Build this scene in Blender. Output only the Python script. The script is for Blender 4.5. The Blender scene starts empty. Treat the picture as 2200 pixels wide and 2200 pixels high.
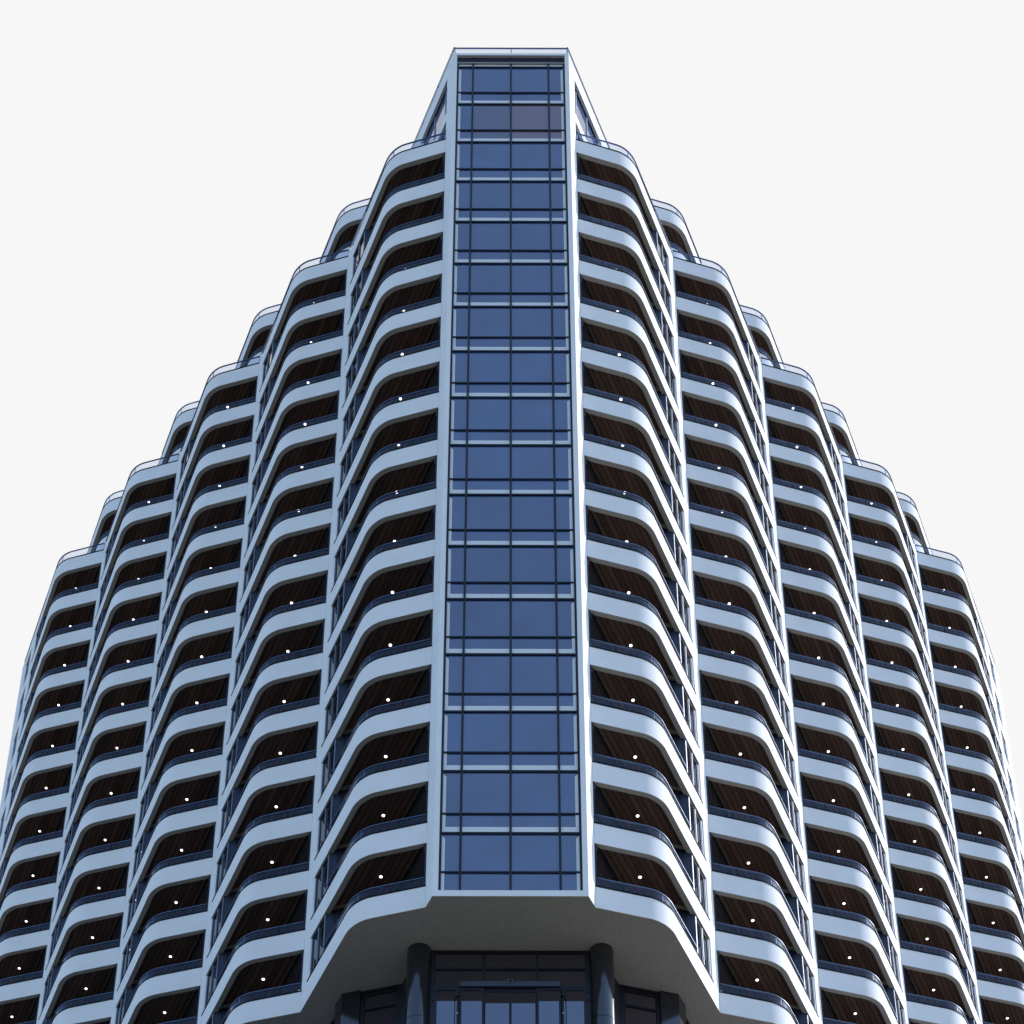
import bpy, math, random
from mathutils import Vector
random.seed(4)
R = math.radians
sc = bpy.context.scene
COL = sc.collection

# ------------------------------------------------------------------ materials
def mat(name, col, rough=.6, metal=0., spec=.5, ior=None, noise=None, bump=None, coat=0.):
    m = bpy.data.materials.new(name); m.use_nodes = True
    nt = m.node_tree; b = nt.nodes['Principled BSDF']
    b.inputs['Base Color'].default_value = (*col, 1)
    b.inputs['Roughness'].default_value = rough
    b.inputs['Metallic'].default_value = metal
    b.inputs['Specular IOR Level'].default_value = spec
    if ior: b.inputs['IOR'].default_value = ior
    b.inputs['Coat Weight'].default_value = coat
    tc = nt.nodes.new('ShaderNodeTexCoord')
    geo = nt.nodes.new('ShaderNodeNewGeometry')
    if noise:
        sc_, amt = noise
        n = nt.nodes.new('ShaderNodeTexNoise'); n.inputs['Scale'].default_value = sc_; n.inputs['Detail'].default_value = 6
        nt.links.new(geo.outputs['Position'], n.inputs['Vector'])
        r = nt.nodes.new('ShaderNodeMapRange'); r.inputs['From Min'].default_value = .3; r.inputs['From Max'].default_value = .7
        r.inputs['To Min'].default_value = 1-amt; r.inputs['To Max'].default_value = 1+amt
        nt.links.new(n.outputs['Fac'], r.inputs['Value'])
        v = nt.nodes.new('ShaderNodeVectorMath'); v.operation = 'SCALE'; v.inputs[0].default_value = col
        nt.links.new(r.outputs['Result'], v.inputs['Scale']); nt.links.new(v.outputs['Vector'], b.inputs['Base Color'])
    if bump:
        sc_, st = bump
        n = nt.nodes.new('ShaderNodeTexNoise'); n.inputs['Scale'].default_value = sc_; n.inputs['Detail'].default_value = 3
        nt.links.new(geo.outputs['Position'], n.inputs['Vector'])
        bp = nt.nodes.new('ShaderNodeBump'); bp.inputs['Strength'].default_value = st; bp.inputs['Distance'].default_value = .01
        nt.links.new(n.outputs['Fac'], bp.inputs['Height']); nt.links.new(bp.outputs['Normal'], b.inputs['Normal'])
    return m

M = {}
M['white'] = mat('white_plaster', (.71, .74, .79), .75, noise=(.9, .035), bump=(14, .05), spec=.2)
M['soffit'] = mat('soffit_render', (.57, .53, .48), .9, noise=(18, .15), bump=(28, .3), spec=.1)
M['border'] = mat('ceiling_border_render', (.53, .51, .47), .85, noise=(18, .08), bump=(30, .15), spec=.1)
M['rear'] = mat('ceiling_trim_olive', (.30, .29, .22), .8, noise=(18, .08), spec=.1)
M['frame'] = mat('dark_window_metal', (.009, .013, .026), .45, metal=0., spec=.28)
M['sideframe'] = mat('satin_window_metal', (.16, .19, .25), .42, metal=.75)
M['post'] = mat('blue_black_panel', (.012, .022, .050), .45, spec=.3)
M['capping'] = mat('dark_capping_metal', (.008, .010, .016), .8, spec=.1)
M['handrail'] = mat('blue_steel_handrail', (.14, .19, .31), .42, metal=.6)
M['core'] = mat('dark_core', (.02, .02, .022), .9, spec=.1)
M['roofing'] = mat('roof_membrane', (.35, .35, .34), .9)
M['column'] = mat('dark_enamel_cladding', (.006, .008, .013), .13, spec=.9, ior=1.6)
M['lobbyframe'] = mat('lobby_frame_metal', (.011, .015, .026), .38, spec=.35)
M['operator'] = mat('operator_housing_metal', (.040, .055, .090), .4, spec=.5)
M['black'] = mat('black_plastic', (.01, .01, .011), .35)
M['steel'] = mat('brushed_steel', (.55, .56, .58), .3, metal=1.)
M['reveal'] = mat('white_reveal_trim', (.62, .66, .72), .6, spec=.3)
M['ground'] = mat('grass_ground', (.105, .097, .078), .95, noise=(.35, .3))
M['paving'] = mat('stone_paving', (.13, .13, .13), .85, noise=(3, .12))

def glass_mat(name, base, tint, ior, rough=.02, wav=.0):
    m = mat(name, base, rough, spec=.5, ior=ior)
    b = m.node_tree.nodes['Principled BSDF']
    b.inputs['Specular Tint'].default_value = (*tint, 1)
    if wav:
        nt = m.node_tree
        g = nt.nodes.new('ShaderNodeNewGeometry'); n = nt.nodes.new('ShaderNodeTexNoise')
        n.inputs['Scale'].default_value = 1.3; n.inputs['Detail'].default_value = 2
        nt.links.new(g.outputs['Position'], n.inputs['Vector'])
        bp = nt.nodes.new('ShaderNodeBump'); bp.inputs['Strength'].default_value = wav; bp.inputs['Distance'].default_value = .01
        nt.links.new(n.outputs['Fac'], bp.inputs['Height']); nt.links.new(bp.outputs['Normal'], b.inputs['Normal'])
    return m
def vary(m, col, amt, scale):
    nt = m.node_tree; b = nt.nodes['Principled BSDF']
    g = nt.nodes.new('ShaderNodeNewGeometry'); n = nt.nodes.new('ShaderNodeTexNoise'); n.inputs['Scale'].default_value = scale; n.inputs['Detail'].default_value = 4
    oi = nt.nodes.new('ShaderNodeObjectInfo')
    nt.links.new(g.outputs['Position'], n.inputs['Vector'])
    a = nt.nodes.new('ShaderNodeMath'); a.operation = 'MULTIPLY_ADD'; a.inputs[1].default_value = .30; nt.links.new(oi.outputs['Random'], a.inputs[0]); nt.links.new(n.outputs['Fac'], a.inputs[2])
    r = nt.nodes.new('ShaderNodeMapRange'); r.inputs['From Min'].default_value = .35; r.inputs['From Max'].default_value = .95
    r.inputs['To Min'].default_value = 1-amt; r.inputs['To Max'].default_value = 1+amt
    nt.links.new(a.outputs[0], r.inputs['Value'])
    v = nt.nodes.new('ShaderNodeVectorMath'); v.operation = 'SCALE'; v.inputs[0].default_value = col
    nt.links.new(r.outputs['Result'], v.inputs['Scale']); nt.links.new(v.outputs['Vector'], b.inputs['Base Color'])
M['glass'] = glass_mat('mirror_blue_glass', (.030, .068, .160), (1, 1, 1), 2.5, .03, .12)
vary(M['glass'], (.038, .070, .175), .28, .55)
M['glassrose'] = glass_mat('rose_tinted_glass', (.135, .095, .13), (1, .96, .96), 2.5, .03, .12)
M['glassrose2'] = glass_mat('faint_rose_tinted_glass', (.07, .07, .125), (1, .98, .98), 2.5, .03, .12)
M['sideglass'] = glass_mat('dark_side_glass', (.012, .013, .018), (1, 1, 1), 1.75, .02, .05)
M['doorglass'] = glass_mat('balcony_door_glass', (.014, .015, .02), (1, 1, 1), 1.6, .02)
M['lobbyglass'] = glass_mat('lobby_glass', (.010, .006, .014), (.82, .88, 1), 3.1, .01)

def rail_glass():
    m = bpy.data.materials.new('tinted_rail_glass'); m.use_nodes = True; nt = m.node_tree
    for n in list(nt.nodes):
        if n.type != 'OUTPUT_MATERIAL': nt.nodes.remove(n)
    out = [n for n in nt.nodes if n.type == 'OUTPUT_MATERIAL'][0]
    t = nt.nodes.new('ShaderNodeBsdfTransparent'); t.inputs['Color'].default_value = (.90, .925, .97, 1)
    g = nt.nodes.new('ShaderNodeBsdfGlossy'); g.inputs['Color'].default_value = (.75, .87, 1, 1); g.inputs['Roughness'].default_value = .03
    lw = nt.nodes.new('ShaderNodeLayerWeight'); lw.inputs['Blend'].default_value = .5
    pw = nt.nodes.new('ShaderNodeMath'); pw.operation = 'POWER'; pw.inputs[1].default_value = 5; nt.links.new(lw.outputs['Facing'], pw.inputs[0])
    f = nt.nodes.new('ShaderNodeMath'); f.operation = 'MULTIPLY_ADD'; f.inputs[1].default_value = .9; f.inputs[2].default_value = .024; nt.links.new(pw.outputs[0], f.inputs[0])
    mx = nt.nodes.new('ShaderNodeMixShader')
    nt.links.new(f.outputs[0], mx.inputs[0]); nt.links.new(t.outputs[0], mx.inputs[1]); nt.links.new(g.outputs[0], mx.inputs[2])
    nt.links.new(mx.outputs[0], out.inputs['Surface'])
    return m
M['railglass'] = rail_glass()

def lamp_mat():
    m = bpy.data.materials.new('lit_downlight'); m.use_nodes = True; nt = m.node_tree
    b = nt.nodes['Principled BSDF']; b.inputs['Emission Color'].default_value = (1, .97, .92, 1); b.inputs['Emission Strength'].default_value = 1.6
    return m
M['lamp'] = lamp_mat()

# ------------------------------------------------------------------ plan geometry (metres; origin under the strip face)
H, HF = 3.2, 1.0141                      # storey height, balcony front height
W, RET = 2.8136, .6188
A_, B_ = R(15.3975), R(25.6639)
U = Vector((math.cos(A_), math.sin(A_))); V = Vector((math.sin(B_), math.cos(B_)))
LU, LV = 2.7841, 5.3754
P0 = Vector((W, 0)) + RET*V
VE, VW = 3.30, 4.76                      # where the balcony ends, where the side window ends
NTOP, NPH = 15, 17
PHV = 7.09                               # how far back the two penthouse storeys start
def uv(u, v): return U*u + V*v
def chain(k, v0=0.): return P0 + k*(LU*U + LV*V) + v0*V

def wood_mat(side):
    m = bpy.data.materials.new('dark_wood_boards'); m.use_nodes = True; nt = m.node_tree; b = nt.nodes['Principled BSDF']
    b.inputs['Roughness'].default_value = .55; b.inputs['Specular IOR Level'].default_value = .25
    g = nt.nodes.new('ShaderNodeTexCoord')
    d = nt.nodes.new('ShaderNodeVectorMath'); d.operation = 'DOT_PRODUCT'
    n = (V.y*side, -V.x, 0)              # across the boards
    d.inputs[1].default_value = n
    nt.links.new(g.outputs['Object'], d.inputs[0])
    q = nt.nodes.new('ShaderNodeMath'); q.operation = 'DIVIDE'; q.inputs[1].default_value = .216
    nt.links.new(d.outputs['Value'], q.inputs[0])
    fr = nt.nodes.new('ShaderNodeMath'); fr.operation = 'FRACT'; nt.links.new(q.outputs[0], fr.inputs[0])
    fl = nt.nodes.new('ShaderNodeMath'); fl.operation = 'FLOOR'; nt.links.new(q.outputs[0], fl.inputs[0])
    oi = nt.nodes.new('ShaderNodeObjectInfo')
    ad = nt.nodes.new('ShaderNodeMath'); ad.operation = 'ADD'; nt.links.new(fl.outputs[0], ad.inputs[0]); nt.links.new(oi.outputs['Random'], ad.inputs[1])
    wn = nt.nodes.new('ShaderNodeTexWhiteNoise'); wn.noise_dimensions = '1D'; nt.links.new(ad.outputs[0], wn.inputs['W'])
    st = nt.nodes.new('ShaderNodeTexNoise'); st.inputs['Scale'].default_value = 5; st.inputs['Detail'].default_value = 5
    mp = nt.nodes.new('ShaderNodeMapping'); mp.inputs['Rotation'].default_value = (0, 0, (B_ if side > 0 else -B_)); mp.inputs['Scale'].default_value = (5, .35, 1)
    nt.links.new(g.outputs['Object'], mp.inputs['Vector']); nt.links.new(mp.outputs[0], st.inputs['Vector'])
    mr = nt.nodes.new('ShaderNodeMapRange'); mr.inputs['To Min'].default_value = .72; mr.inputs['To Max'].default_value = 1.3
    nt.links.new(wn.outputs['Value'], mr.inputs['Value'])
    m2 = nt.nodes.new('ShaderNodeMath'); m2.operation = 'MULTIPLY'
    m3 = nt.nodes.new('ShaderNodeMapRange'); m3.inputs['From Min'].default_value = .3; m3.inputs['From Max'].default_value = .7; m3.inputs['To Min'].default_value = .86; m3.inputs['To Max'].default_value = 1.14
    nt.links.new(st.outputs['Fac'], m3.inputs['Value'])
    nt.links.new(mr.outputs[0], m2.inputs[0]); nt.links.new(m3.outputs[0], m2.inputs[1])
    gap = nt.nodes.new('ShaderNodeMath'); gap.operation = 'GREATER_THAN'; gap.inputs[1].default_value = .12
    nt.links.new(fr.outputs[0], gap.inputs[0])
    m4 = nt.nodes.new('ShaderNodeMath'); m4.operation = 'MULTIPLY'; nt.links.new(m2.outputs[0], m4.inputs[0]); nt.links.new(gap.outputs[0], m4.inputs[1])
    cs = nt.nodes.new('ShaderNodeVectorMath'); cs.operation = 'SCALE'; cs.inputs[0].default_value = (.135, .079, .061)
    nt.links.new(m4.outputs[0], cs.inputs['Scale']); nt.links.new(cs.outputs['Vector'], b.inputs['Base Color'])
    bp = nt.nodes.new('ShaderNodeBump'); bp.inputs['Strength'].default_value = .6; bp.inputs['Distance'].default_value = .01
    nt.links.new(gap.outputs[0], bp.inputs['Height']); nt.links.new(bp.outputs['Normal'], b.inputs['Normal'])
    return m
WOOD = {1: wood_mat(1), -1: wood_mat(-1)}

# ------------------------------------------------------------------ mesh builder
class MB:
    def __init__(s): s.v = []; s.f = []; s.m = []; s.mats = []
    def mi(s, m):
        if m not in s.mats: s.mats.append(m)
        return s.mats.index(m)
    def add(s, vs, fs, m):
        o = len(s.v); s.v += [tuple(x) for x in vs]; i = s.mi(m)
        for f in fs: s.f.append([o+a for a in f]); s.m.append(i)
    def prism(s, poly, z0, z1, m):
        poly = [tuple(p) for p in poly]
        ar = sum(poly[i][0]*poly[(i+1) % len(poly)][1]-poly[(i+1) % len(poly)][0]*poly[i][1] for i in range(len(poly)))
        if ar < 0: poly = poly[::-1]
        n = len(poly)
        vs = [(x, y, z0) for x, y in poly]+[(x, y, z1) for x, y in poly]
        fs = [list(range(n))[::-1], list(range(n, 2*n))]+[[i, (i+1) % n, n+(i+1) % n, n+i] for i in range(n)]
        s.add(vs, fs, m)
    def sweep(s, outer, inner, z0, z1, m, under=None):      # band between two polylines of equal length
        n = len(outer)
        vs = []
        for (a, b) in zip(outer, inner):
            vs += [(a[0], a[1], z0), (b[0], b[1], z0), (b[0], b[1], z1), (a[0], a[1], z1)]
        fs = []; bots = []
        for i in range(n-1):
            p, q = 4*i, 4*(i+1)
            fs += [[p, p+3, q+3, q][::-1], [p+1, q+1, q+2, p+2][::-1], [p, q, q+1, p+1][::-1], [p+3, p+2, q+2, q+3][::-1]]; bots.append(len(fs)-2)
        fs += [[0, 1, 2, 3][::-1], [4*(n-1)+j for j in (0, 1, 2, 3)]]
        k0 = len(s.f); s.add(vs, fs, m)
        if under is not None:
            ui = s.mi(under)
            for b in bots: s.m[k0+b] = ui
    def box(s, x0, x1, y0, y1, z0, z1, m): s.prism([(x0, y0), (x1, y0), (x1, y1), (x0, y1)], z0, z1, m)
    def cyl(s, c, r, z0, z1, m, n=32, r2=None):
        r2 = r if r2 is None else r2
        vs = [(c[0]+r*math.cos(2*math.pi*i/n), c[1]+r*math.sin(2*math.pi*i/n), z0) for i in range(n)]
        vs += [(c[0]+r2*math.cos(2*math.pi*i/n), c[1]+r2*math.sin(2*math.pi*i/n), z1) for i in range(n)]
        s.add(vs, [list(range(n))[::-1], list(range(n, 2*n))]+[[i, (i+1) % n, n+(i+1) % n, n+i] for i in range(n)], m)
    def tube(s, p, q, r, m, n=12):
        p, q = Vector(p), Vector(q); d = (q-p).normalized(); a = d.orthogonal().normalized(); b = d.cross(a)
        vs = [p+r*(a*math.cos(2*math.pi*i/n)+b*math.sin(2*math.pi*i/n)) for i in range(n)]
        vs += [x+(q-p) for x in vs]
        s.add(vs, [list(range(n))[::-1], list(range(n, 2*n))]+[[i, (i+1) % n, n+(i+1) % n, n+i] for i in range(n)], m)
    def mesh(s, name, side=1, smooth=None):
        me = bpy.data.meshes.new(name)
        vs = [(x*side, y, z) for x, y, z in s.v]
        fs = s.f if side > 0 else [f[::-1] for f in s.f]
        me.from_pydata(vs, [], fs)
        for m in s.mats: me.materials.append(m)
        me.polygons.foreach_set('material_index', s.m)
        if smooth:
            me.polygons.foreach_set('use_smooth', [True]*len(fs)); me.update()
            me.set_sharp_from_angle(angle=R(smooth))
        me.update(); return me
    def extend(s, o, off, side=1):
        k = len(s.v); s.v += [(x*side+off[0], y+off[1], z+off[2]) for x, y, z in o.v]
        for f, mi in zip(o.f, o.m):
            s.f.append([k+a for a in (f if side > 0 else f[::-1])]); s.m.append(s.mi(o.mats[mi]))

def link(name, me, parent=None, loc=(0, 0, 0)):
    o = bpy.data.objects.new(name, me); COL.objects.link(o); o.location = loc
    if parent is not None: o.parent = parent
    return o
def tag(o, label=None, cat=None, group=None, kind=None):
    if label: o['label'] = label
    if cat: o['category'] = cat
    if group: o['group'] = group
    if kind: o['kind'] = kind
    return o

def offset(path, d):                     # path walked outward->back; inside is on the left
    out = []
    n = len(path)
    for i in range(n):
        p = Vector(path[i])
        ns = []
        if i > 0: e = (p-Vector(path[i-1])).normalized(); ns.append(Vector((-e.y, e.x)))
        if i < n-1: e = (Vector(path[i+1])-p).normalized(); ns.append(Vector((-e.y, e.x)))
        k = sum(ns, Vector((0, 0))).normalized(); k = k/max(.3, k.dot(ns[0]))
        out.append(p+d*k)
    return out

TL = .74                                 # tangent length of the rounded corner
def front_path(vend, ustart=0.012, vstart=0.):
    c = uv(LU, 0); t1 = uv(LU-TL, 0); t2 = uv(LU, TL)
    # arc tangent to both lines
    n1 = Vector((-U.y, U.x)); th = math.acos(U.dot(V)); rad = TL/math.tan(th/2)
    rad = TL/math.tan(th/2)
    cen = t1+n1*rad
    a0 = math.atan2(t1.y-cen.y, t1.x-cen.x); a1 = math.atan2(t2.y-cen.y, t2.x-cen.x)
    if a1 < a0: a1 += 2*math.pi
    pts = [uv(ustart, 0), uv(LU*.35, 0)]
    N = 18
    for i in range(N+1):
        a = a0+(a1-a0)*i/N; pts.append(cen+rad*Vector((math.cos(a), math.sin(a))))
    pts.append(uv(LU, vend))
    return pts

# radius check: interior corner of angle th between directions -U and V is pi-th
def arc_fix():
    pass

BT = .21
def line_pt(u, v): return uv(u, v)

# ---- one balcony unit, in coordinates relative to the inner corner and the underside level
def unit(level_kind):
    """returns dict part -> MB ; level_kind in 'typical','lowest','terrace'"""
    d = {}
    p = front_path(4.785)
    fascia = MB(); fascia.sweep(p, offset(p, BT), 0, HF, M['white'], M['border'])
    # floor slab behind the fascia
    pin = [q for q in offset(p, BT-.002)]
    pb = front_path(VE)
    inner = offset(pb, BT-.004)
    poly = inner+[uv(0.0, VE), uv(0.0, .2)]
    fascia.prism(poly, .19, .32, M['border'])
    # flat ceiling margins left of and behind the boards
    if level_kind != 'lowest':
        fascia.prism([uv(.0, .215), uv(.135, .215), uv(.135, VE), uv(0, VE)], .14, .188, M['rear'])
        fascia.prism([uv(.139, 3.06), uv(LU-.285, 3.06), uv(LU-.285, VE), uv(.139, VE)], .14, .188, M['rear'])
    # slab strip behind the side band, carrying the window
    fascia.prism([uv(LU-.6, VE), uv(LU-.28, VE), uv(LU-.28, 5.3), uv(LU-.6, 5.3)], .004, .3, M['border'])
    d['balcony'] = fascia
    # black capping on the fascia edge
    cap = MB(); pc = front_path(4.785); cap.sweep(offset(pc, -.022), offset(pc, .115), HF+.0015, HF+.064, M['capping'])
    d['base_rail'] = cap
    pr = front_path(VE-.02, .03)
    tall = level_kind == 'terrace'
    hr = .74 if tall else .53
    g = MB(); g.sweep(offset(pr, .070), offset(pr, .084), HF+.066, HF+hr-.03, M['railglass'])
    d['glass_railing'] = g
    h = MB(); h.sweep(offset(pr, .045), offset(pr, .108), HF+hr-.028, HF+hr, M['handrail'])
    # slim posts at the glass joints
    def post(q, e, w=.028, m='handrail'):
        nrm = Vector((-e.y, e.x)); a = q+nrm*.062; b = q+nrm*.092
        h.prism([a-e*w/2, a+e*w/2, b+e*w/2, b-e*w/2], HF+.066, HF+hr-.03, M[m])
    k = 11
    post(Vector(pr[k]), (Vector(pr[k+1])-Vector(pr[k-1])).normalized(), .03)
    post(uv(.04, 0), U, .014); post(uv(LU, VE-.05), V, .03)
    if tall: post(uv(LU, 1.9), V, .02)
    else: post(uv(1.15, 0), U, .012, 'capping')
    d['handrail'] = h
    jn = MB()
    if level_kind == 'typical' or level_kind == 'terrace':
        w = MB(); pw = offset(front_path(3.055), BT+.004)
        w.prism([uv(.139, .26)]+pw[1:-1]+[uv(LU-.29, 3.055), uv(.139, 3.055)], .15, .187, None)
        d['wood_ceiling'] = w
        l = MB(); c = uv(1.10, 1.735); l.cyl(c, .078, .138, .149, M['steel'], 24); l.cyl(c, .060, .130, .1375, M['lamp'], 24)
        d['ceiling_light'] = l
    if level_kind != 'terrace':
        # glazed wall beside the balcony and glazed end wall
        gw = MB()
        z0, z1 = .322, H+.135
        gw.prism([uv(.052, .034), uv(.062, .034), uv(.062, VE-.01), uv(.052, VE-.01)], z0, z1, M['doorglass'])
        gw.prism([uv(0.0, .034), uv(.05, .034), uv(.05, VE), uv(0.0, VE)], z0, z1, M['frame'])
        for (a, b) in ((2.1, 2.15), (3.2, 3.29)):
            gw.prism([uv(.064, a), uv(.09, a), uv(.09, b), uv(.064, b)], z0, z1, M['frame'])
        gw.prism([uv(.064, .225), uv(.112, .225), uv(.112, 3.195), uv(.064, 3.195)], z1-.16, z1-.002, M['frame'])
        d['glass_wall'] = gw
        ew = MB()
        ew.prism([uv(.1, VE+.03), uv(LU-.62, VE+.03), uv(LU-.62, VE+.045), uv(.1, VE+.045)], z0, z1-.02, M['doorglass'])
        for (a, b) in ((.13, .25), (1.05, 1.18), (LU-.75, LU-.62)):
            ew.prism([uv(a, VE-.03), uv(b, VE-.03), uv(b, VE+.028), uv(a, VE+.028)], z0, z1-.02, M['frame'])
        ew.prism([uv(.12, VE-.03), uv(LU-.62, VE-.03), uv(LU-.62, VE+.028), uv(.12, VE+.028)], z1-.019, z1-.002, M['frame'])
        ew.prism([uv(.26, VE-.028), uv(LU-.76, VE-.028), uv(LU-.76, VE+.026), uv(.26, VE+.026)], z1-.15, z1-.021, M['frame'])
        d['end_door'] = ew
        pn = MB()
        pn.prism([uv(LU-.61, VE-.02), uv(LU-.13, VE-.02), uv(LU-.13, VE+.16), uv(LU-.61, VE+.16)], z0, H-.001, M['post'])
        pn.prism([uv(LU-.605, VE-.018), uv(LU-.29, VE-.018), uv(LU-.29, VE+.16), uv(LU-.605, VE+.16)], H-.001, z1, M['post'])
        for a in (LU-.49, LU-.44):
            pn.prism([uv(a, VE-.035), uv(a+.022, VE-.035), uv(a+.022, VE-.0205), uv(a, VE-.0205)], z0, H-.002, M['frame'])
        d['end_panel'] = pn
    return d

def window_unit():
    d = {}
    z0, z1 = HF+.066, H-.001
    fr = MB(); o1, o2 = LU-.100, LU-.068    # outer face at .055 behind the wall
    def vb(a, b, za, zb, ua=o1, ub=o2, m='sideframe'): fr.prism([uv(ua, a), uv(ub, a), uv(ub, b), uv(ua, b)], za, zb, M[m])
    vb(VE-.015, VE+.055, z0, z1); vb(VE+.70, VE+.740, z0+.04, z1-.055); vb(VW-.075, VW-.045, z0, z1)
    vb(VE+.057, VW-.077, z1-.05, z1); vb(VE+.057, VW-.077, z0, z0+.035)
    # dark sashes set behind
    def sash(a, b):
        for (x, y, za, zb) in ((a, a+.035, z0+.04, z1-.055), (b-.035, b, z0+.04, z1-.055), (a+.036, b-.036, z1-.10, z1-.056), (a+.036, b-.036, z0+.04, z0+.08)):
            vb(x, y, za, zb, LU-.14, LU-.105, 'frame')
    sash(VE+.057, VE+.698); sash(VE+.742, VW-.079)
    d['side_window'] = fr
    rv = MB(); rv.prism([uv(LU-.001, VW-.043), uv(LU-.001, VW+.036), uv(LU-.2, VW+.036), uv(LU-.2, VW-.043)], HF+.001, H-.001, M['white']); d['window_reveal'] = rv
    pa = MB(); pa.prism([uv(LU-.15, VE+.09), uv(LU-.14, VE+.09), uv(LU-.14, VW-.08), uv(LU-.15, VW-.08)], z0+.03, z1-.05, M['sideglass']); d['pane'] = pa
    si = MB(); si.prism([uv(LU-.2, VE-.01), uv(LU+.022, VE-.01), uv(LU+.022, VW+.02), uv(LU-.2, VW+.02)][0:4], HF+.0365, HF+.0375, M['capping']); d['sill'] = si
    return d

def meshes(d, side, names_smooth=('balcony', 'base_rail', 'glass_railing', 'handrail')):
    out = {}
    for k, mb in d.items():
        if k == 'wood_ceiling': mb.mats = [WOOD[side]]
        out[k] = mb.mesh(k, side, 30 if k in names_smooth else None)
    return out

# ------------------------------------------------------------------ the tower
tower = bpy.data.objects.new('apartment_tower', None); COL.objects.link(tower)
tag(tower, 'tall white apartment tower with stacked rounded balconies either side of a blue glass corner strip', 'building')

CAM = Vector((-.0714, -55.4982, -54.6392))
TH, YAW = R(28.6422), R(.1282)
F_ = Vector((math.sin(YAW)*math.cos(TH), math.cos(YAW)*math.cos(TH), math.sin(TH)))
R_ = F_.cross(Vector((0, 0, 1))).normalized(); U_ = R_.cross(F_)
def px(p):
    v = Vector(p)-CAM; return 1100+4473.6*v.dot(R_)/v.dot(F_), 3200-4473.6*v.dot(U_)/v.dot(F_), v.length

kinds = ('typical', 'lowest', 'terrace')
UM = {(k, s): (unit(k), None) for k in kinds for s in (1,)}
UNITS = {k: unit(k) for k in kinds}
MESH = {(k, s): meshes({n: m for n, m in UNITS[k].items()}, s) for k in kinds for s in (1, -1)}
WU = window_unit(); WMESH = {s: meshes(WU, s) for s in (1, -1)}

slots = []                              # (pixel size, side, location, level kind)
for s in (1, -1):
    for k in range(5):
        P = chain(k)
        for l in range(NTOP+1):
            kd = 'lowest' if l == 0 else ('terrace' if l == NTOP else 'typical')
            x, y, dist = px((s*(P.x+2), P.y+1, l*H+.5))
            if not (-330 < x < 2530 and y < 2420): continue
            slots.append((dist, s, (s*P.x, P.y, l*H), kd, l, True))
    for k in range(4):
        P = chain(k, PHV)
        for l in (NTOP+1, NPH):
            slots.append((px((P.x*s, P.y, l*H))[2]+200, s, (s*P.x, P.y, l*H), 'terrace' if l == NPH else 'typical', l, l == NTOP+1))
slots.sort(key=lambda t: t[0])
rest_b, rest_w = MB(), MB()
nb = nw = 0
for dist, s, loc, kd, l, _ in slots:
    lvl_win = not (kd == 'terrace')
    if nb < 99:
        me = MESH[(kd, s)]
        b = link('balcony', me['balcony'], tower, loc); nb += 1
        for n, m in me.items():
            if n != 'balcony': link(n, m, b)
    else:
        for n, mb in UNITS[kd].items():
            if n == 'wood_ceiling': mb.mats = [WOOD[s]]
            rest_b.extend(mb, loc, s)
    if lvl_win:
        if nw < 99:
            w = link('side_window', WMESH[s]['side_window'], tower, loc); nw += 1
            for n in ('pane', 'window_reveal'): link(n, WMESH[s][n], w)
        else:
            for n in ('side_window', 'pane', 'window_reveal'): rest_w.extend(WU[n], loc, s)
rb = link('balcony', rest_b.mesh('balcony_far', 1, 30), tower); rb['kind'] = 'stuff'
rw = link('side_window', rest_w.mesh('side_window_far'), tower); rw['kind'] = 'stuff'

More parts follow.
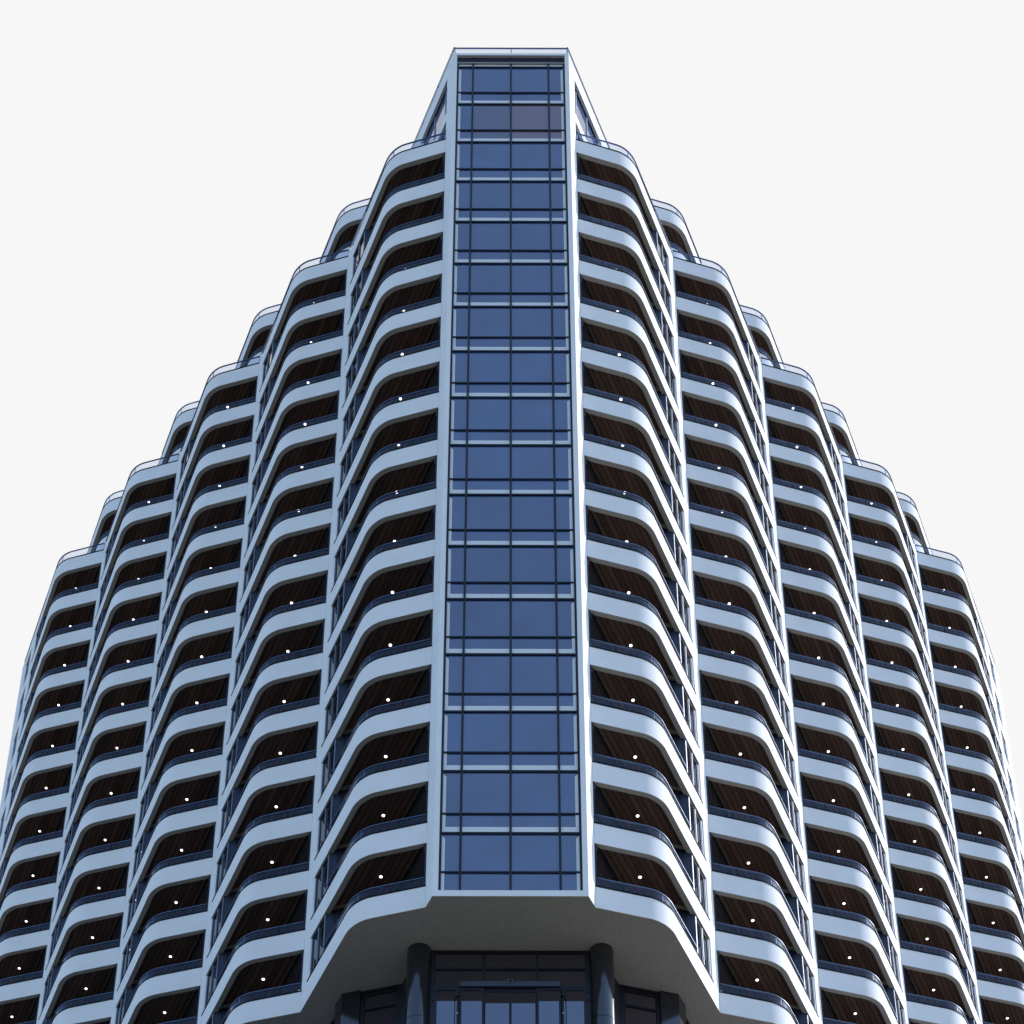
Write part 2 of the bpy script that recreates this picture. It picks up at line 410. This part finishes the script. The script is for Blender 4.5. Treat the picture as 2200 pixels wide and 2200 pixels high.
# pilasters between the balcony bays
ZT = NTOP*H+HF
for s in (1, -1):
    for k in range(5):
        P = chain(k)
        def q(u, v): return P+uv(u, v)
        mb = MB(); mb.prism([q(LU, VW+.037), q(LU, LV+.03), q(LU-.28, LV+.03), q(LU-.28, VW+.037)], 0, ZT, M['white'])
        link('pilaster', mb.mesh('pilaster', s), tower)
    # tail of the last bay: second window column, end pier
    P = chain(4)
    def q(u, v): return P+uv(u, v)
    v1, v2, vend = 27.15-21.5, 28.55-21.5, 29.85-21.5
    mb = MB(); mb.prism([q(LU, v2), q(LU, vend), q(LU-6, vend+3.0), q(LU-6, v2)], 0, ZT, M['white']); link('end_wall', mb.mesh('end_wall', s), tower)
    for l in range(0, NTOP+1):
        mb = MB(); mb.prism([q(LU-.001, LV+.032), q(LU-.001, v2-.002), q(LU-.28, v2-.002), q(LU-.28, LV+.032)], l*H, l*H+HF, M['white'])
        link('spandrel_band', mb.mesh('spandrel_band', s), tower)
        if l < NTOP:
            mb = MB()
            mb.prism([q(LU, LV+.032), q(LU, v1), q(LU-.2, v1), q(LU-.2, LV+.032)], l*H+HF, (l+1)*H, M['white'])
            for a in (v1, (v1+v2)/2, v2-.05): mb.prism([q(LU-.14, a), q(LU-.06, a), q(LU-.06, a+.045), q(LU-.14, a+.045)], l*H+HF, (l+1)*H, M['sideframe'])
            mb.prism([q(LU-.2, v1), q(LU-.145, v1), q(LU-.145, v2), q(LU-.2, v2)], l*H+HF, (l+1)*H, M['sideglass'])
            w = link('end_window', mb.mesh('end_window', s), tower)
    # terrace railing along the tail
    mb = MB(); mb.prism([q(LU-.045, VE), q(LU-.108, VE), q(LU-.108, vend), q(LU-.045, vend)], ZT+.71, ZT+.74, M['handrail'])
    mb.prism([q(LU-.07, VE), q(LU-.084, VE), q(LU-.084, vend), q(LU-.07, vend)], ZT+.038, ZT+.705, M['railglass'])
    mb.prism([q(LU+.01, VW+.04), q(LU-.11, VW+.04), q(LU-.11, vend), q(LU+.01, vend)], ZT+.002, ZT+.036, M['capping'])
    link('roof_railing', mb.mesh('roof_railing', s), tower)
    # railing where the inner bays' side bands run up to the next bay
    for k in range(4):
        P = chain(k)
        def q(u, v): return P+uv(u, v)
        mb = MB(); mb.prism([q(LU-.045, VE), q(LU-.108, VE), q(LU-.108, LV), q(LU-.045, LV)], ZT+.71, ZT+.74, M['handrail'])
        mb.prism([q(LU-.07, VE), q(LU-.084, VE), q(LU-.084, LV), q(LU-.07, LV)], ZT+.038, ZT+.705, M['railglass'])
        link('roof_railing', mb.mesh('roof_railing', s), tower)

# dark core behind the glazing, one step-shaped prism added to block light, and its upper storeys
def core_poly(v0, n, last):
    pts = [(2.45, .45)] if v0 == 0 else [(2.3, .6)]
    if v0: pts += [tuple(P0+uv(-.62, 0)), tuple(P0+uv(-.62, v0+.3))]
    for k in range(n):
        P = chain(k, v0)
        pts += [tuple(P+uv(-.18, .1)), tuple(P+uv(-.18, VE+.33)), tuple(P+uv(LU-.30, VE+.33))]
    P = chain(n-1, v0); pts += [tuple(P+uv(LU-.30, last))]
    return pts
mb = MB()
pr = core_poly(0, 5, 7.9); full = pr+[(-x, y) for x, y in pr[::-1]]
mb.prism(full, .02, NTOP*H+.32, M['core'])
link('core', mb.mesh('core'), tower)
mb = MB()
pr = core_poly(PHV, 4, 5.2); full = pr+[(-x, y) for x, y in pr[::-1]]
mb.prism(full, NTOP*H+.321, NPH*H+.3, M['core'])
link('core', mb.mesh('core_upper'), tower)
mb = MB(); pr = [tuple(Vector((W, 0))+uv(-.02, .1))]+[tuple(chain(k, PHV)+uv(LU*a-.15, b)) for k in range(4) for a, b in ((0, .3), (.66, .3), (.94, 1.15), (.94, VE+.2))]
full = pr+[(-x, y) for x, y in pr[::-1]]; mb.prism(full, NPH*H+.302, NPH*H+.36, M['roofing'])
link('roof', mb.mesh('roof'), tower)

# soffit over the whole ground floor
pts = [(W, 0)]
for k in range(5):
    pp = front_path(LV, 0.)
    pts += [tuple(chain(k)+x) for x in pp]
P = chain(4); pts += [tuple(P+uv(LU, 29.85-21.5)), tuple(P+uv(LU-6, 29.85-18.5))]
full = pts+[(-x, y) for x, y in pts[::-1]]
mb = MB(); mb.prism(full, -.02, -.002, M['soffit']); link('soffit', mb.mesh('soffit'), tower)

# white surround of the corner strip with its returns
ZR = NPH*H+HF
for s in (1, -1):
    mb = MB()
    c = Vector((W, 0))
    mb.prism([(2.614, 0.0), (W, 0.0), tuple(P0+uv(0, .03)), tuple(P0+uv(-.25, .03)), (2.614, .35)], 0, ZR, M['white'])
    link('corner_surround', mb.mesh('corner_surround', s), tower)
    # penthouse side walls with deep openings
    mb = MB()
    for (z0, z1) in ((NTOP*H+.3, NTOP*H+HF), (50.65, 51.35), (54.26, ZR)):
        mb.prism([P0+uv(-.001, .031), P0+uv(-.001, PHV), P0+uv(-.6, PHV), P0+uv(-.6, .031)], z0, z1, M['white'])
    mb.prism([P0+uv(0, 3.37), P0+uv(0, PHV+.23), P0+uv(-.61, PHV+.23), P0+uv(-.61, 3.37)], NTOP*H+.3, ZR-.001, M['white'])
    link('penthouse_wall', mb.mesh('penthouse_wall', s), tower)
    for l in (NTOP, NTOP+1):
        mb = MB()
        za, zb = (NTOP*H+HF, 50.65) if l == NTOP else (51.35, 54.26)
        mb.prism([P0+uv(-.25, .04), P0+uv(-.24, .04), P0+uv(-.24, 3.36), P0+uv(-.25, 3.36)], za, zb, M['glass'])
        w = link('penthouse_window', mb.mesh('penthouse_glass', s), tower)
        mb = MB()
        for a in (.11, .62, 1.95, 3.28):
            mb.prism([P0+uv(-.238, a), P0+uv(-.19, a), P0+uv(-.19, a+.08), P0+uv(-.238, a+.08)], za, zb-.1, M['sideframe'])
        mb.prism([P0+uv(-.238, .11), P0+uv(-.18, .11), P0+uv(-.18, 3.36), P0+uv(-.238, 3.36)], zb-.098, zb-.002, M['frame'])
        link('window_frame', mb.mesh('window_frame', s), w)
    # roof railing along the penthouse edge
    mb = MB()
    a, b = Vector((W, 0)), P0+uv(0, PHV)
    def rl(o1, o2, z0, z1, m): mb.prism([a+uv(-o1, .05), b+uv(-o1, 0), b+uv(-o2, 0), a+uv(-o2, .05)], z0, z1, M[m])
    rl(-.012, .10, ZR+.002, ZR+.036, 'capping'); rl(.07, .084, ZR+.038, ZR+.56, 'railglass'); rl(.045, .108, ZR+.565, ZR+.6, 'handrail')
    for t in (.08, 1.95, 3.85, 5.75):
        q0 = a+V*t; mb.prism([q0+uv(-.058, 0), q0+uv(-.058, .035), q0+uv(-.098, .035), q0+uv(-.098, 0)], ZR+.038, ZR+.56, M['handrail'])
    link('roof_railing', mb.mesh('roof_railing', s), tower)
    for k in range(4):
        P = chain(k, PHV)
        def q(u, v): return P+uv(u, v)
        mb = MB(); mb.prism([q(LU, VW+.037), q(LU, LV+.03), q(LU-.28, LV+.03), q(LU-.28, VW+.037)], NTOP*H+.3, ZR, M['white'])
        link('pilaster', mb.mesh('pilaster', s), tower)
mb = MB()
mb.box(-2.613, 2.613, 0, .34, 0.001, .272, M['white']); link('strip_sill', mb.mesh('strip_sill'), tower)
mb = MB(); mb.box(-2.613, 2.613, 0.001, .34, 55.235, ZR-.001, M['white']); link('strip_head', mb.mesh('strip_head'), tower)
mb = MB()
mb.box(-W+.03, W-.03, .04, .15, ZR+.002, ZR+.036, M['capping']); mb.box(-W+.08, W-.08, .075, .089, ZR+.038, ZR+.56, M['railglass']); mb.box(-W+.05, W-.05, .05, .11, ZR+.565, ZR+.6, M['handrail'])
for x in (-W+.07, 0, W-.1): mb.box(x, x+.035, .066, .10, ZR+.038, ZR+.56, M['handrail'])
link('roof_railing', mb.mesh('roof_railing_front'), tower)

# ------------------------------------------------------------------ corner glass strip
YG = .18                                # glass plane
VX = (-2.57, -1.835, 0, 1.815, 2.57)
for x in VX:
    mb = MB(); mb.box(x-.043, x+.043, .115, YG-.002, .274, 55.23, M['frame'])
    link('mullion', mb.mesh('mullion'), tower)
lows = [n*H+.06 for n in range(1, NPH+1)]
ups = [1.31]+[n*H+1.05 for n in range(1, NPH)]
def hbar(mb, z, t=.08):
    mb.box(-2.60, 2.60, .128, YG-.003, z-t/2, z+t/2, M['frame'])
for n in range(0, NPH+1):
    za = lows[n-1] if n else .274
    zm = ups[n] if n < NPH else None
    zb = lows[n] if n < NPH else 55.233
    fr = MB()
    if n: hbar(fr, za, .085)
    else: hbar(fr, zm, .07)
    w = link('strip_window', fr.mesh('strip_window'), tower)
    if n == 15: w['label'] = 'strip window with a faint rosy tint in its panes'
    g = MB(); rose = n == 15
    for i, (a, b) in enumerate(zip(VX[:-1], VX[1:])):
        for (p, q) in (((za, zm), (zm, zb)) if zm else ((za, zb),)):
            t = random.uniform(-.0015, .0015)
            m = M[('glass', 'glassrose2', 'glassrose', 'glassrose')[i]] if rose else M['glass']
            vs = [(a, YG+t, p), (b, YG-t, p), (b, YG-t+random.uniform(-.001, .001), q), (a, YG+t, q)]
            o = [(x, y+.012, z) for x, y, z in vs]
            g.add(vs+o, [[0, 1, 2, 3], [7, 6, 5, 4], [0, 4, 5, 1], [1, 5, 6, 2], [2, 6, 7, 3], [3, 7, 4, 0]], m)
    link('pane', g.mesh('pane'), w)
    if n:
        tb = MB(); 
        if zm: hbar(tb, zm, .07)
        else: tb.box(-2.61, 2.61, .13, YG-.002, 54.83, 55.232, M['frame'])
        link('transom', tb.mesh('transom'), w)
    tr = MB()
    yb0, yb1 = YG-.012, YG-.004
    if n: # pale strip along the foot of the spandrel and up the jambs
        for a, b in zip(VX[:-1], VX[1:]): tr.box(a+.044, b-.044, yb0, yb1, za+.055, za+.33, M['reveal'])
    if zm:
        zt_ = zb-.12
        for sg in (-1, 1):
            x0, x1 = sorted((sg*(2.57-.044), sg*(2.57-.165)))
            z_lo = za+(.331 if n else .0)
            # outer jamb strip with a mitred head
            xo, xi = (x0, x1) if sg < 0 else (x1, x0)
            vs = [(xo, yb0, z_lo), (xi, yb0, z_lo), (xi, yb0, zt_-.14), (xo, yb0, zt_)]
            vs += [(x, yb1, z) for x, y, z in vs]
            fs = [[0, 1, 2, 3], [7, 6, 5, 4], [0, 4, 5, 1], [1, 5, 6, 2], [2, 6, 7, 3], [3, 7, 4, 0]]
            tr.add(vs, fs if sg < 0 else [f[::-1] for f in fs], M['reveal'])
    if tr.v: link('reveal_trim', tr.mesh('reveal_trim'), w)
mb = MB(); mb.box(-2.6, 2.6, YG+.03, .6, .02, 55.3, M['core']); link('core', mb.mesh('strip_backing'), tower)

# ------------------------------------------------------------------ ground floor
YE, ZF = 2.757, -4.5                     # entrance glazing plane, floor level
CC = Vector((3.37, 2.80))
for s in (1, -1):
    mb = MB()
    zs = [-.0205, -.80, -3.50, ZF]
    for a, b in zip(zs[:-1], zs[1:]):
        mb.cyl(CC, .457, b+.013, a-.013, M['column'], 64)
    mb.cyl(CC, .445, ZF, -.03, M['capping'], 48)
    link('round_column', mb.mesh('round_column', s, 40), tower)
    # stepped lobby wall going back along the wing
    PG = P0+uv(-1.06, 4.74)
    mb = MB(); x_ = Vector((2.86, YE)); y_ = P0+uv(-1.06, 2.75)
    mb.prism([x_, y_, y_+Vector((0, .2)), x_+Vector((0, .2))], ZF, -.0205, M['lobbyframe'])
    mb.prism([y_, PG, PG+uv(-.2, .0), y_+uv(-.2, 0)], ZF, -.0205, M['lobbyframe'])
    link('lobby_wall', mb.mesh('lobby_wall', s), tower)
    for k in range(4):
        G = PG+k*(LU*U+LV*V)
        def q(u, v): return G+uv(u, v)
        mb = MB(); z1 = -.0205
        # window facing the front
        for (a, b, d0, d1) in ((0, .12, 0, .1), (.12, .2, .04, .12), (1.46, 1.55, .04, .12), (1.55, 1.66, 0, .1)):
            mb.prism([q(a, d0), q(b, d0), q(b, d1), q(a, d1)], ZF, z1, M['lobbyframe'])
        for (za, zb, d0) in ((z1-.12, z1, .0), (z1-.24, z1-.121, .04), (-.98, -.90, .02)):
            mb.prism([q(.121 if d0 == 0 else .201, d0), q(1.549 if d0 == 0 else 1.459, d0), q(1.549 if d0 == 0 else 1.459, d0+.1), q(.121 if d0 == 0 else .201, d0+.1)], za, zb, M['lobbyframe'])
        w = link('lobby_window', mb.mesh('lobby_window', s), tower)
        g = MB(); g.prism([q(.15, .10), q(1.5, .10), q(1.5, .115), q(.15, .115)], ZF, z1-.1, M['lobbyglass']); link('pane', g.mesh('pane', s), w)
        mb = MB()
        for a, b in zip(zs[:-1], zs[1:]):
            mb.prism([q(1.70, -.12), q(2.44, -.12), q(2.44, .60), q(1.70, .60)], b+.008, a-.008, M['column'])
        mb.prism([q(1.715, -.105), q(2.425, -.105), q(2.425, .585), q(1.715, .585)], ZF, -.03, M['capping'])
        link('box_column', mb.mesh('box_column', s), tower)
        # side glazing back to the next step
        mb = MB(); g = MB()
        mb.prism([q(1.95, .6), q(2.14, .6), q(2.14, .75), q(1.95, .75)], ZF, z1, M['lobbyframe'])
        for a in (2.2, 3.6, 5.25):
            mb.prism([q(2.04, a), q(2.14, a), q(2.14, a+.09), q(2.04, a+.09)], ZF, z1-.12, M['lobbyframe'])
        mb.prism([q(2.04, .751), q(2.14, .751), q(2.14, 5.34), q(2.04, 5.34)], z1-.119, z1, M['lobbyframe'])
        w = link('lobby_window', mb.mesh('lobby_side_window', s), tower)
        g.prism([q(2.06, .75), q(2.075, .75), q(2.075, 5.3), q(2.06, 5.3)], ZF, z1-.121, M['lobbyglass']); link('pane', g.mesh('pane', s), w)
# dark lobby volume
pts = [(2.7, YE+.3)]
for k in range(4):
    G = P0+uv(-1.06, 4.74)+k*(LU*U+LV*V); pts += [tuple(G+uv(-.15, .2)), tuple(G+uv(1.9, .22)), tuple(G+uv(1.9, 5.3))]
mb = MB(); full = pts+[(-x, y) for x, y in pts[::-1]]; mb.prism(full, ZF, -.021, M['core']); link('core', mb.mesh('lobby_core'), tower)

# entrance glazing
mb = MB(); F = M['lobbyframe']
mb.box(-2.86, 2.86, YE, YE+.12, -.135, -.0205, F)
mb.box(-2.86, -2.765, YE, YE+.12, -1.78, -.136, F); mb.box(2.765, 2.86, YE, YE+.12, -1.78, -.136, F)
for x in (-.985, .985): mb.box(x-.045, x+.045, YE+.002, YE+.12, -1.78, -.136, F)
for a, b in ((-2.764, -1.031), (-.939, .939), (1.031, 2.764)): mb.box(a, b, YE-.01, YE+.1, -.945, -.865, F)
mb.box(-2.86, 2.86, YE-.02, YE+.12, -1.87, -1.781, F)
tr = link('entrance_transom', mb.mesh('entrance_transom'), tower)
g = MB()
for a, b in ((-2.76, -1.03), (-.94, .94), (1.03, 2.76)):
    for z0, z1 in ((-.865, -.136), (-1.78, -.945)): g.box(a, b, YE+.05, YE+.062, z0+.0, z1, M['lobbyglass'])
link('pane', g.mesh('pane'), tr)
hd = MB(); hd.box(-1.83, 1.815, YE-.11, YE-.021, -1.85, -1.615, M['operator']); link('door_operator', hd.mesh('door_operator'), tower)
def leaf(x0, x1, y, hinge=None, fr=.075, ztop=-1.875, zg=-1.985):
    m = MB(); m.box(x0, x0+fr, y, y+.06, ZF+.02, ztop, F); m.box(x1-fr, x1, y, y+.06, ZF+.02, ztop, F)
    m.box(x0+fr, x1-fr, y+.001, y+.059, zg, ztop, F); m.box(x0+fr, x1-fr, y+.001, y+.059, ZF+.02, ZF+.15, F)
    o = link('door_leaf', m.mesh('door_leaf'), tower)
    g = MB(); g.box(x0+fr, x1-fr, y+.024, y+.036, ZF+.15, zg, M['lobbyglass']); link('pane', g.mesh('pane'), o)
    return o
leaf(-.955, -.003, YE+.03, zg=-2.0, fr=.045); leaf(.003, .955, YE+.03, zg=-2.0, fr=.045)
leaf(-1.86, -.965, YE-.03, ); leaf(.965, 1.85, YE-.03)
for s in (-1, 1):
    x0, x1 = sorted((s*2.765, s*1.885))
    o = leaf(x0, x1, YE-.03)
    o.name = 'hinged_door'
    h = MB(); hx = s*2.03
    h.tube((hx, YE-.10, -3.9), (hx, YE-.10, -2.25), .017, M['black'])
    for z in (-3.7, -2.4): h.tube((hx, YE-.10, z), (hx-s*.09, YE-.02, z), .012, M['black'])
    link('pull_handle', h.mesh('pull_handle'), o)
    c = MB(); xa, xb = sorted((s*1.88, s*2.04)); c.box(xa, xb, YE-.11, YE-.031, -2.31, -2.235, M['black']); c.box(s*1.99-.03, s*1.99+.03, YE-.10, YE-.035, -2.37, -2.312, M['black'])
    link('latch_case', c.mesh('latch_case'), o)
    f = MB(); xa, xb = sorted((s*2.766, s*2.95)); f.box(xa, xb, YE-.025, YE+.1, ZF, -1.871, F)
    j = link('door_jamb', f.mesh('door_jamb'), tower)
    f = MB()
    for z in (-2.05, -2.47): f.tube((s*2.83, YE-.045, z-.03), (s*2.83, YE-.045, z+.03), .028, M['black'])
    link('hinge', f.mesh('hinge'), j)
    f = MB(); f.box(s*1.93-.02, s*1.93+.02, YE-.05, YE-.031, -3.12, -3.04, M['steel']); link('lock', f.mesh('lock'), o)

# domed camera on the operator housing
cam_e = bpy.data.objects.new('security_camera', None); COL.objects.link(cam_e); cam_e.location = (0, YE-.1105, -1.63)
tag(cam_e, 'small black dome security camera with pale ring above the sliding doors', 'security camera')
m = MB(); m.tube((0, 0, 0), (0, -.06, 0), .105, M['steel'], 32); link('mount_ring', m.mesh('mount_ring', 1, 40), cam_e)
m = MB(); N, K = 24, 8; vs = [(0, -.061-.085, 0)]
for i in range(1, K+1):
    a = i/K*math.pi/2
    vs += [(.09*math.sin(a)*math.cos(2*math.pi*j/N), -.061-.085*math.cos(a), .09*math.sin(a)*math.sin(2*math.pi*j/N)) for j in range(N)]
fs = [[0, 1+(j+1) % N, 1+j] for j in range(N)]
for i in range(K-1):
    fs += [[1+i*N+j, 1+i*N+(j+1) % N, 1+(i+1)*N+(j+1) % N, 1+(i+1)*N+j] for j in range(N)]
m.add(vs, fs, M['black']); link('dome', m.mesh('dome', 1, 80), cam_e)

# ------------------------------------------------------------------ terrain
def struct(name, mb): return tag(link(name, mb.mesh(name)), kind='structure')
mb = MB(); mb.box(-70, 70, 1.75, 110, ZF-.4, ZF-.002, M['paving']); struct('entrance_terrace', mb)
mb = MB()
xs = [-70+i*5 for i in range(29)]
prof = [(1.75, ZF-.05), (-6, ZF-8), (-18, ZF-21), (-32, ZF-36), (-44, ZF-49), (-49.5, -56.29)]
vs = []; 
for j, (y, z) in enumerate(prof):
    for x in xs: vs.append((x, y, z+(random.uniform(-.5, .1) if 0 < j < len(prof)-1 else 0)))
n = len(xs); fs = [[j*n+i, (j+1)*n+i, (j+1)*n+i+1, j*n+i+1] for j in range(len(prof)-1) for i in range(n-1)]
mb.add(vs, fs, M['ground'])
vs = [(-70, 1.75, ZF-.05), (-70, 110, ZF-.05), (-70, 110, -56.29), (-70, -49.5, -56.29)]
struct('hillside', mb)
mb = MB(); mb.add([(-4000, -4000, -56.3), (4000, -4000, -56.3), (4000, 4000, -56.3), (-4000, 4000, -56.3)], [[0, 1, 2, 3]], M['ground'])
struct('ground', mb)

# ------------------------------------------------------------------ light
SUN_AZ, SUN_EL = R(19.5), R(37)            # azimuth counted from +X towards +Y
sd = Vector((math.cos(SUN_EL)*math.cos(SUN_AZ), math.cos(SUN_EL)*math.sin(SUN_AZ), math.sin(SUN_EL)))
su = bpy.data.lights.new('sun', 'SUN'); su.energy = 2.1; su.angle = R(.5); su.color = (1, .965, .92)
so = bpy.data.objects.new('sun', su); COL.objects.link(so); so.rotation_euler = (-sd).to_track_quat('-Z', 'Y').to_euler(); so.location = (60, 30, 90)

wd = bpy.data.worlds.new('World'); sc.world = wd; wd.use_nodes = True; nt = wd.node_tree
bg = nt.nodes['Background']
sky = nt.nodes.new('ShaderNodeTexSky'); sky.sky_type = 'NISHITA'; sky.sun_disc = False
sky.sun_elevation = SUN_EL; sky.sun_rotation = math.pi/2-SUN_AZ
sky.air_density = 1.0; sky.dust_density = .6; sky.ozone_density = 1.5
SKY = .15
WHITE = .93                              # bright veil of cloud behind the tower
EXPO = 1.0
bg.inputs['Strength'].default_value = SKY
tc = nt.nodes.new('ShaderNodeTexCoord')
dt = nt.nodes.new('ShaderNodeVectorMath'); dt.operation = 'DOT_PRODUCT'
c0 = Vector((.10, .72, .68)).normalized(); dt.inputs[1].default_value = c0
nt.links.new(tc.outputs['Generated'], dt.inputs[0])
ns = nt.nodes.new('ShaderNodeTexNoise'); ns.inputs['Scale'].default_value = 2.2; ns.inputs['Detail'].default_value = 7
nt.links.new(tc.outputs['Generated'], ns.inputs['Vector'])
ma = nt.nodes.new('ShaderNodeMath'); ma.operation = 'MULTIPLY_ADD'; ma.inputs[1].default_value = .22; nt.links.new(ns.outputs['Fac'], ma.inputs[0]); nt.links.new(dt.outputs['Value'], ma.inputs[2])
mr = nt.nodes.new('ShaderNodeMapRange'); mr.interpolation_type = 'SMOOTHSTEP'; mr.inputs['From Min'].default_value = .78; mr.inputs['From Max'].default_value = .95
nt.links.new(ma.outputs[0], mr.inputs['Value'])
mx = nt.nodes.new('ShaderNodeMixRGB'); nt.links.new(mr.outputs[0], mx.inputs['Fac']); nt.links.new(sky.outputs[0], mx.inputs['Color1'])
w_ = WHITE/(2**EXPO)/SKY
mx.inputs['Color2'].default_value = (w_, w_, w_, 1)
nt.links.new(mx.outputs[0], bg.inputs['Color'])

# ------------------------------------------------------------------ camera
cd = bpy.data.cameras.new('camera'); co = bpy.data.objects.new('camera', cd); COL.objects.link(co)
cd.sensor_width = 36; cd.lens = 4473.6018/2200*36; cd.clip_end = 12000; cd.clip_start = .5
cd.shift_y = 2100/2200
co.location = CAM; co.rotation_euler = (math.pi/2+TH, 0, -YAW)
sc.camera = co
sc.view_settings.view_transform = 'Standard'; sc.view_settings.look = 'None'
sc.view_settings.exposure = EXPO; sc.view_settings.gamma = 1
